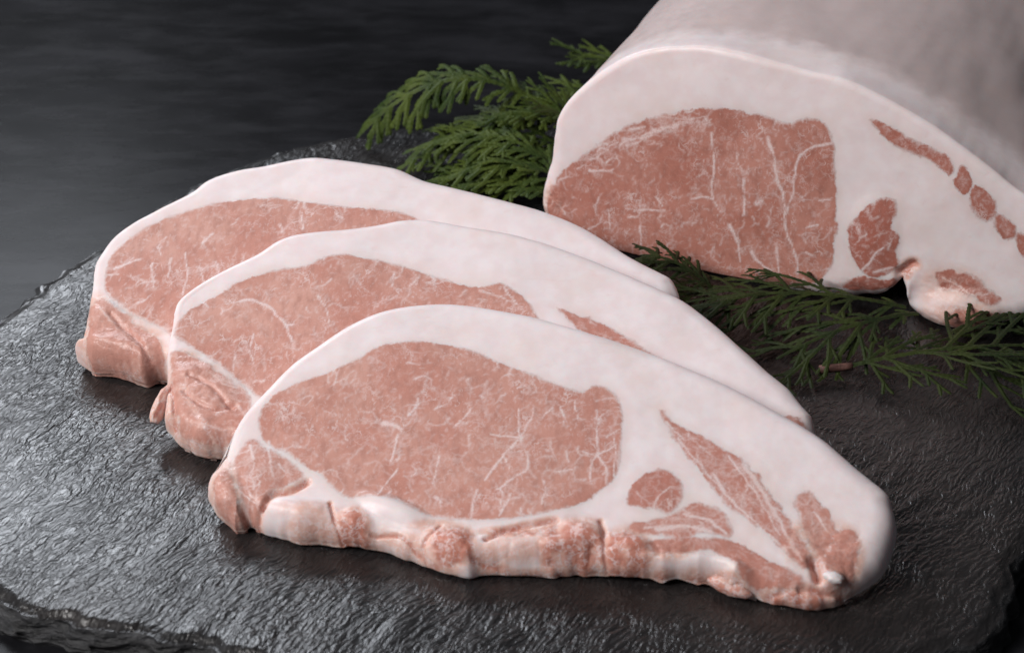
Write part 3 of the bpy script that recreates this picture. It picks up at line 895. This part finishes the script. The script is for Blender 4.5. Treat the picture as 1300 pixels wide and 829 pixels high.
pin1 = [(150, 445, 55, 42, .66), (195, 462, 22, 26, .6), (120, 395, 18, 22, .6)]
R1 = make_cut(s1_, fr1, (bot1, rig1, top1, lef1), 400, 210, T1, mus1, lum1, gro1, pin1, vein1, seed=3, tamp=.35, floor_wall=True)


# small loose bits of trim hanging on the slices' edges
def scrap(root, fr, name, px, py, rx, ry, rz, h, ang=0.0, pink=.3, seed=0, lean=-5.0):
    nu_, nv_ = 40, 22
    u_ = np.linspace(0, 2 * math.pi, nu_, endpoint=False)
    v_ = np.linspace(.02, math.pi - .02, nv_)
    S = np.stack([np.cos(u_)[:, None] * np.sin(v_)[None], np.sin(u_)[:, None] * np.sin(v_)[None], np.repeat(np.cos(v_)[None], nu_, 0)], -1)
    S = S * (1 + .22 * fbm(S * 1.6 + seed * 7, 3, seed)[..., None])
    ca_, sa_ = math.cos(ang), math.sin(ang)
    X = S[..., 0] * rx
    Y = S[..., 1] * ry
    st_ = fr.px(px, py, h / 1000) + np.stack([X * ca_ - Y * sa_, X * sa_ + Y * ca_], -1) / 1000
    Q = fr.world(st_, h / 1000 + S[..., 2] * rz / 1000)
    Q[..., 2] = np.maximum(Q[..., 2], .0005)
    Q = Q.reshape(-1, 3) - np.array(root.location)
    i_ = np.arange(nu_)
    F_ = np.concatenate([np.stack([i_ * nv_ + k_, i_ * nv_ + k_ + 1, ((i_ + 1) % nu_) * nv_ + k_ + 1, ((i_ + 1) % nu_) * nv_ + k_], -1) for k_ in range(nv_ - 1)])
    n_ = len(Q)
    return mesh_obj(name, Q, F_, MEAT, root, dict(lean=np.full(n_, lean), vein=np.zeros(n_), pink=np.full(n_, pink), tone=np.zeros(n_), skin=np.zeros(n_)))


hB = -T3 * 1000
scrap(s3, fr3, 'trim_scrap', 925, 743, 5.4, 2.2, 2.2, hB * .75, -.3, .75, 6)
scrap(s3, fr3, 'trim_scrap', 1058, 733, 2.4, 1.3, 1.2, -.2, -.15, .16, 8)
scrap(s2, fr2, 'trim_flap', 206, 512, 1.8, 6.2, 3.2, -4.0, -.12, .6, 9)

# ------------------------------------------------------------------ loin joint
LA, LB = ground(735, 312), ground(1236, 422)
le1 = unit(LB - LA)
lback = np.array([-le1[1], le1[0], 0])
PH = math.radians(9)
lu = math.cos(PH) * np.array([0, 0, 1.0]) + math.sin(PH) * lback
ln = -math.cos(PH) * lback + math.sin(PH) * np.array([0, 0, 1.0])
frL = Frame(LA, le1, lu, ln)
loin = empty('pork_loin', (*(.5 * (LA + LB) + lback * .1)[:2], 0), 'large uncut pork loin joint behind the slices showing its cut end', 'pork joint')
botL = side([(712, 290), (740, 303), (790, 322), (850, 341), (907, 356), (950, 364), (1000, 373), (1050, 374), (1108, 371), (1132, 366), (1141, 356), (1147, 350), (1149, 362), (1152, 378), (1162, 393), (1185, 409), (1208, 417), (1235, 421), (1262, 414), (1300, 402), (1340, 384)], 7, 9)
botL = [(x, y, 2.5, 3.5) if 1125 < x < 1153 else (x, y, d, w) for x, y, d, w in botL]
rigL = side([(1375, 360), (1392, 330), (1388, 305)], 6, 7, 4, 6)
topL = side([(706, 168), (709, 150), (720, 131), (738, 112), (760, 93), (785, 77), (810, 66), (838, 60), (870, 58), (900, 58), (942, 65), (985, 77), (1031, 90), (1069, 98), (1108, 115), (1146, 135), (1185, 158), (1223, 185), (1262, 215), (1290, 238), (1330, 265), (1365, 285)], 1.5, 2.0)
lefL = side([(699, 278), (692, 262), (691, 245), (696, 225), (702, 200), (704, 184)], 6, 7, 1.6, 2.1)
musL = [
    dict(name='loin_eye', px=[(694, 255), (704, 233), (720, 213), (737, 200), (776, 172), (814, 154), (853, 143), (892, 137), (930, 140), (969, 148), (1000, 157), (1023, 150), (1046, 156), (1058, 177), (1060, 216), (1063, 262), (1061, 301), (1054, 339), (1038, 358), (1007, 366), (960, 372), (900, 362), (840, 345), (780, 325), (720, 300), (698, 280)], trees=55, flecks=620, rim=16, spread=.35, jag=.6),
    dict(name='round_muscle', px=[(1078, 289), (1090, 272), (1112, 255), (1132, 252), (1138, 264), (1133, 285), (1143, 301), (1138, 320), (1142, 334), (1123, 350), (1102, 350), (1086, 334), (1079, 313)], tone=.7, flecks=70, trees=8, jag=.5),
    dict(name='rib_muscle', px=[(1068, 366), (1076, 356), (1094, 350), (1120, 356), (1136, 354), (1138, 364), (1110, 371), (1082, 372)], tone=.7, flecks=20, jag=.4),
    dict(name='muscle_strip', px=[(1104, 152), (1123, 157), (1156, 176), (1185, 188), (1205, 199), (1212, 214), (1205, 223), (1181, 203), (1156, 194), (1127, 178)], tone=.5, flecks=40, jag=.3),
    dict(name='muscle_strip', px=[(1221, 210), (1232, 222), (1234, 234), (1224, 248), (1211, 233), (1214, 224)], tone=.5, flecks=16, jag=.3),
    dict(name='muscle_strip', px=[(1238, 235), (1261, 252), (1263, 272), (1250, 281), (1232, 260)], tone=.45, flecks=20, jag=.3),
    dict(name='muscle_strip', px=[(1267, 272), (1287, 285), (1288, 300), (1275, 305), (1263, 289)], tone=.45, flecks=16, jag=.3),
    dict(name='muscle_strip', px=[(1291, 296), (1315, 305), (1345, 330), (1335, 345), (1310, 335), (1294, 320)], tone=.45, flecks=16, jag=.3),
    dict(name='flank_muscle', px=[(1187, 347), (1205, 342), (1222, 346), (1246, 358), (1268, 380), (1255, 387), (1226, 371), (1197, 366)], tone=.45, flecks=50, trees=6, jag=.7),
    dict(name='flank_muscle', px=[(1205, 396), (1230, 388), (1258, 394), (1262, 408), (1232, 418), (1206, 411)], tone=.15, flecks=60, trees=5, jag=.8),
]


def z5(l):
    return [(660 + x / 2.59, 100 + y / 2.59) for x, y in l]


vein_glareL = [(z5(l), w) for l, w in [([(815, 195), (835, 250), (845, 320), (870, 400), (875, 500), (905, 570), (915, 640)], .5), ([(1025, 215), (960, 225), (920, 255), (905, 300), (905, 340)], .45), ([(905, 340), (895, 390), (875, 450)], .4), ([(630, 180), (640, 290), (630, 370), (660, 440)], .35), ([(560, 395), (600, 390), (640, 395)], .4), ([(735, 330), (740, 400), (735, 450)], .4),
                                ([(780, 410), (800, 400)], .6), ([(690, 480), (715, 530), (725, 600)], .45), ([(760, 570), (790, 610), (850, 650), (860, 670)], .5), ([(845, 540), (850, 640)], .35), ([(230, 305), (310, 300)], .4), ([(390, 430), (480, 435)], .3), ([(980, 480), (940, 490)], .3), ([(920, 380), (935, 405)], .35), ([(960, 580), (940, 570)], .3), ([(450, 390), (470, 420)], .4),
                                ([(395, 480), (400, 560)], .3), ([(290, 430), (295, 490)], .25), ([(985, 400), (1020, 395)], .25)]]
vein_glareL += [([(1085, 350), (1100, 338), (1112, 322), (1122, 312)], .45), ([(1110, 345), (1135, 340)], .5), ([(1195, 352), (1240, 375)], .3)]
for k in range(26):  # short pale strokes paint a wet glare along the eye's upper left edge
    f_ = rng.random()
    x_, y_ = 735 + 165 * f_ + rng.normal(0, 5), 197 - 52 * f_ ** .8 + rng.normal(4, 8)
    vein_glareL.append(([(x_, y_), (x_ + rng.uniform(3, 11), y_ - rng.uniform(-2, 5)), (x_ + rng.uniform(10, 20), y_ - rng.uniform(2, 9))], rng.uniform(.25, .7), rng.uniform(.5, .95)))
lumL = [(1215, 395, 48, 26, 3.0), (1110, 300, 30, 45, 1.0)]
groL = [([(1143, 346), (1150, 340), (1160, 336)], 1.2, 2.2)]
pinL = [(1220, 400, 50, 20, .5), (1205, 365, 40, 26, .38), (700, 262, 14, 26, .6), (1148, 345, 10, 10, .8), (1100, 362, 40, 8, .3)]
RL = make_cut(loin, frL, (botL, rigL, topL, lefL), 430, 260, .02, musL, lumL, groL, pinL, vein_glareL, seed=5, mat=MEAT_LOIN, skin=True,
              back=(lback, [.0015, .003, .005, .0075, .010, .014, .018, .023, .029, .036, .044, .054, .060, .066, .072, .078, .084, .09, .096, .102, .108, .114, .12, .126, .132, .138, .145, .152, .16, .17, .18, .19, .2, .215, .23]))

# ------------------------------------------------------------------ cypress sprigs
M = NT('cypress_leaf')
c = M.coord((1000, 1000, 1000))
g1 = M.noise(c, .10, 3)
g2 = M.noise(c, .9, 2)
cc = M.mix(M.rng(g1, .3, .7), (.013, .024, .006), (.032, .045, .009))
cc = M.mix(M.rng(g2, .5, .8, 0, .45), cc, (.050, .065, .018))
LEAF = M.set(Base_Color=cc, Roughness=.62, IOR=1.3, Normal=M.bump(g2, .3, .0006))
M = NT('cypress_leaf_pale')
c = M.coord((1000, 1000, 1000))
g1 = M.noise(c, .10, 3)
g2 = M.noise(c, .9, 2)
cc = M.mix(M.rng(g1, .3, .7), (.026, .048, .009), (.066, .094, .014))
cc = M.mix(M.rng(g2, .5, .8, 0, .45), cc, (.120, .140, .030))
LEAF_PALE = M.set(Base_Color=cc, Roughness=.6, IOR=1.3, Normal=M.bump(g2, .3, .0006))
M = NT('cypress_twig')
c = M.coord((1000, 1000, 1000))
cc = M.mix(M.rng(M.noise(c, .5, 3), .35, .65), (.07, .028, .022), (.16, .075, .06))
TWIG = M.set(Base_Color=cc, Roughness=.65, Normal=M.bump(M.noise(c, 1.2, 3), .4, .0005))


class MB:
    def __init__(s):
        s.v, s.f = [], []

    def beads(s, pts, w0, w1, up, seg=.0015):
        """chain of overlapping scale leaves along a curve"""
        pts = np.asarray(pts)
        L = np.r_[0, np.cumsum(np.linalg.norm(np.diff(pts, axis=0), axis=1))]
        n_ = max(2, int(L[-1] / seg))
        u_ = np.linspace(0, L[-1], 2 * n_ + 1)
        C = np.stack([np.interp(u_, L, pts[:, k_]) for k_ in range(3)], -1)
        tgt = np.gradient(C, axis=0)
        tgt /= np.linalg.norm(tgt, axis=1)[:, None] + 1e-12
        sd = np.cross(tgt, up)
        sd /= np.linalg.norm(sd, axis=1)[:, None] + 1e-12
        nz = np.cross(sd, tgt)
        b = len(s.v)
        for i_ in range(2 * n_ + 1):
            w = w0 + (w1 - w0) * i_ / (2 * n_)
            k_ = 1.0 if i_ % 2 else .76
            if i_ == 2 * n_:
                k_ = .15
            w *= k_
            t = w * .40
            s.v += [C[i_] + sd[i_] * w, C[i_] + nz[i_] * t, C[i_] - sd[i_] * w, C[i_] - nz[i_] * t]
        for i_ in range(2 * n_):
            for k_ in range(4):
                a_ = b + i_ * 4 + k_
                b_ = b + i_ * 4 + (k_ + 1) % 4
                s.f.append((a_, b_, b_ + 4, a_ + 4))
        s.f.append((b + 3, b + 2, b + 1, b))

    def tube(s, pts, r0, r1, k=7):
        pts = np.asarray(pts)
        tgt = np.gradient(pts, axis=0)
        tgt /= np.linalg.norm(tgt, axis=1)[:, None]
        b = len(s.v)
        for i_, p in enumerate(pts):
            r = r0 + (r1 - r0) * i_ / (len(pts) - 1)
            a = unit(np.cross(tgt[i_], [0, .1, 1]))
            c_ = np.cross(a, tgt[i_])
            for q in range(k):
                an = 2 * math.pi * q / k
                s.v.append(p + r * (math.cos(an) * a + math.sin(an) * c_))
        for i_ in range(len(pts) - 1):
            for q in range(k):
                s.f.append((b + i_ * k + q, b + i_ * k + (q + 1) % k, b + (i_ + 1) * k + (q + 1) % k, b + (i_ + 1) * k + q))
        s.f.append(tuple(b + q for q in range(k))[::-1])
        s.f.append(tuple(b + (len(pts) - 1) * k + q for q in range(k)))


def curve(p, d, L, up, bend, droop, n=9):
    """points of a gently bending axis"""
    out = [np.array(p, float)]
    d = unit(d)
    for i_ in range(n - 1):
        sd = np.cross(up, d)
        d = unit(d + sd * bend / (n - 1) - np.array([0, 0, 1.0]) * droop / (n - 1))
        q = out[-1] + d * L / (n - 1)
        q[2] = max(q[2], zfloor(q))
        out.append(q)
    return np.array(out)


def zfloor(q):
    return .0016 if np.linalg.norm(q[:2] - bc) < .147 else -.0062


def sprig(px, tip, label, z0=.004, z1=.004, nb=9, blen=.03, arch=0.0, roll=0.0, bend=0.0, droop=.25, sub=1.0, twig=False, seed=0, sides=(1, -1), pw=.7, ang=.75, wid=1.0, leaf=None):
    LF = leaf or LEAF
    g = np.random.default_rng(500 + seed)
    A, B_ = ground(*px, z0), ground(*tip, z1)
    ax = B_ - A
    L = np.linalg.norm(ax)
    d0 = unit(ax)
    root = empty('cypress_sprig', tuple(A), label, 'evergreen sprig', 'cypress sprigs around the meat')
    side0 = unit(np.cross([0, 0, 1.0], d0))
    up = math.cos(roll) * np.cross(d0, side0) + math.sin(roll) * side0
    up = unit(up)
    n_ = 24
    t = np.linspace(0, 1, n_)
    stem = A + ax * t[:, None] + np.array([0, 0, 1.0]) * (arch * 4 * t * (1 - t))[:, None] + np.cross(up, d0) * (bend * 4 * t * (1 - t))[:, None]
    stem[:, 2] = np.maximum(stem[:, 2], [zfloor(q) for q in stem])
    mb = MB()
    mb.beads(stem - A, .0011 * wid, .0006 * wid, up, .0022)
    mesh_obj('stem', mb.v, mb.f, LF, root, smooth_on=False)
    if twig:
        mb = MB()
        e_ = -d0 * .006
        mb.tube(np.linspace(e_, d0 * .003, 6) + np.array([0, 0, .0002]), .0012, .0011)
        mesh_obj('twig_end', mb.v, mb.f, TWIG, root)
    for b in range(nb):
        f = .07 + .9 * (b + g.uniform(-.2, .2)) / nb
        f = min(max(f, .02), .99)
        p = np.array([np.interp(f, t, stem[:, k_]) for k_ in range(3)])
        i_ = min(n_ - 2, int(f * (n_ - 1)))
        dd = unit(stem[i_ + 1] - stem[i_])
        sd = np.cross(up, dd)
        for sgn in sides:
            a = ang + g.normal(0, .08)
            bl = blen * (math.sin(math.pi * min(1, .18 + .82 * (1 - f))) ** pw) * g.uniform(.8, 1.15)
            bl = max(bl, .006)
            bd = unit(math.cos(a) * dd + sgn * math.sin(a) * sd + up * g.normal(0.02, .10))
            cpts = curve(p + dd * g.uniform(-.0015, .0015), bd, bl, up, -sgn * g.uniform(.1, .5), droop * g.uniform(.5, 1.5))
            mb = MB()
            mb.beads(cpts - A, .00085 * wid, .0006 * wid, up)
            ns = int(bl / .0042 * sub)
            for k_ in range(ns):
                ff = .12 + .85 * k_ / max(1, ns)
                cp = np.array([np.interp(ff, np.linspace(0, 1, len(cpts)), cpts[:, z]) for z in range(3)])
                j_ = min(len(cpts) - 2, int(ff * (len(cpts) - 1)))
                cd = unit(cpts[j_ + 1] - cpts[j_])
                cs_ = np.cross(up, cd)
                s2 = sgn if k_ % 2 == 0 else -sgn
                sl = bl * .46 * (1 - .72 * ff) * g.uniform(.7, 1.2) * (1.25 if s2 == sgn else .8) + .0015
                a2 = .62 + g.normal(0, .1)
                sdir = unit(math.cos(a2) * cd + s2 * math.sin(a2) * cs_ + up * g.normal(0, .12))
                sp = curve(cp, sdir, sl, up, -s2 * .3, droop * .8, 6)
                mb.beads(sp - A, .00075 * wid, .00055 * wid, up, .0014)
                if sl > .008:
                    for ff2 in (.35, .6):
                        cp2 = sp[int(ff2 * 5)]
                        d2 = unit(sp[3] - sp[2])
                        c2 = np.cross(up, d2)
                        s3_ = g.choice([-1, 1])
                        sp2 = curve(cp2, unit(.8 * d2 + s3_ * .6 * c2), sl * .38, up, 0, droop * .6, 4)
                        mb.beads(sp2 - A, .00065 * wid, .0005 * wid, up, .0014)
            mesh_obj('branchlet', mb.v, mb.f, LF, root, smooth_on=False)
    return root


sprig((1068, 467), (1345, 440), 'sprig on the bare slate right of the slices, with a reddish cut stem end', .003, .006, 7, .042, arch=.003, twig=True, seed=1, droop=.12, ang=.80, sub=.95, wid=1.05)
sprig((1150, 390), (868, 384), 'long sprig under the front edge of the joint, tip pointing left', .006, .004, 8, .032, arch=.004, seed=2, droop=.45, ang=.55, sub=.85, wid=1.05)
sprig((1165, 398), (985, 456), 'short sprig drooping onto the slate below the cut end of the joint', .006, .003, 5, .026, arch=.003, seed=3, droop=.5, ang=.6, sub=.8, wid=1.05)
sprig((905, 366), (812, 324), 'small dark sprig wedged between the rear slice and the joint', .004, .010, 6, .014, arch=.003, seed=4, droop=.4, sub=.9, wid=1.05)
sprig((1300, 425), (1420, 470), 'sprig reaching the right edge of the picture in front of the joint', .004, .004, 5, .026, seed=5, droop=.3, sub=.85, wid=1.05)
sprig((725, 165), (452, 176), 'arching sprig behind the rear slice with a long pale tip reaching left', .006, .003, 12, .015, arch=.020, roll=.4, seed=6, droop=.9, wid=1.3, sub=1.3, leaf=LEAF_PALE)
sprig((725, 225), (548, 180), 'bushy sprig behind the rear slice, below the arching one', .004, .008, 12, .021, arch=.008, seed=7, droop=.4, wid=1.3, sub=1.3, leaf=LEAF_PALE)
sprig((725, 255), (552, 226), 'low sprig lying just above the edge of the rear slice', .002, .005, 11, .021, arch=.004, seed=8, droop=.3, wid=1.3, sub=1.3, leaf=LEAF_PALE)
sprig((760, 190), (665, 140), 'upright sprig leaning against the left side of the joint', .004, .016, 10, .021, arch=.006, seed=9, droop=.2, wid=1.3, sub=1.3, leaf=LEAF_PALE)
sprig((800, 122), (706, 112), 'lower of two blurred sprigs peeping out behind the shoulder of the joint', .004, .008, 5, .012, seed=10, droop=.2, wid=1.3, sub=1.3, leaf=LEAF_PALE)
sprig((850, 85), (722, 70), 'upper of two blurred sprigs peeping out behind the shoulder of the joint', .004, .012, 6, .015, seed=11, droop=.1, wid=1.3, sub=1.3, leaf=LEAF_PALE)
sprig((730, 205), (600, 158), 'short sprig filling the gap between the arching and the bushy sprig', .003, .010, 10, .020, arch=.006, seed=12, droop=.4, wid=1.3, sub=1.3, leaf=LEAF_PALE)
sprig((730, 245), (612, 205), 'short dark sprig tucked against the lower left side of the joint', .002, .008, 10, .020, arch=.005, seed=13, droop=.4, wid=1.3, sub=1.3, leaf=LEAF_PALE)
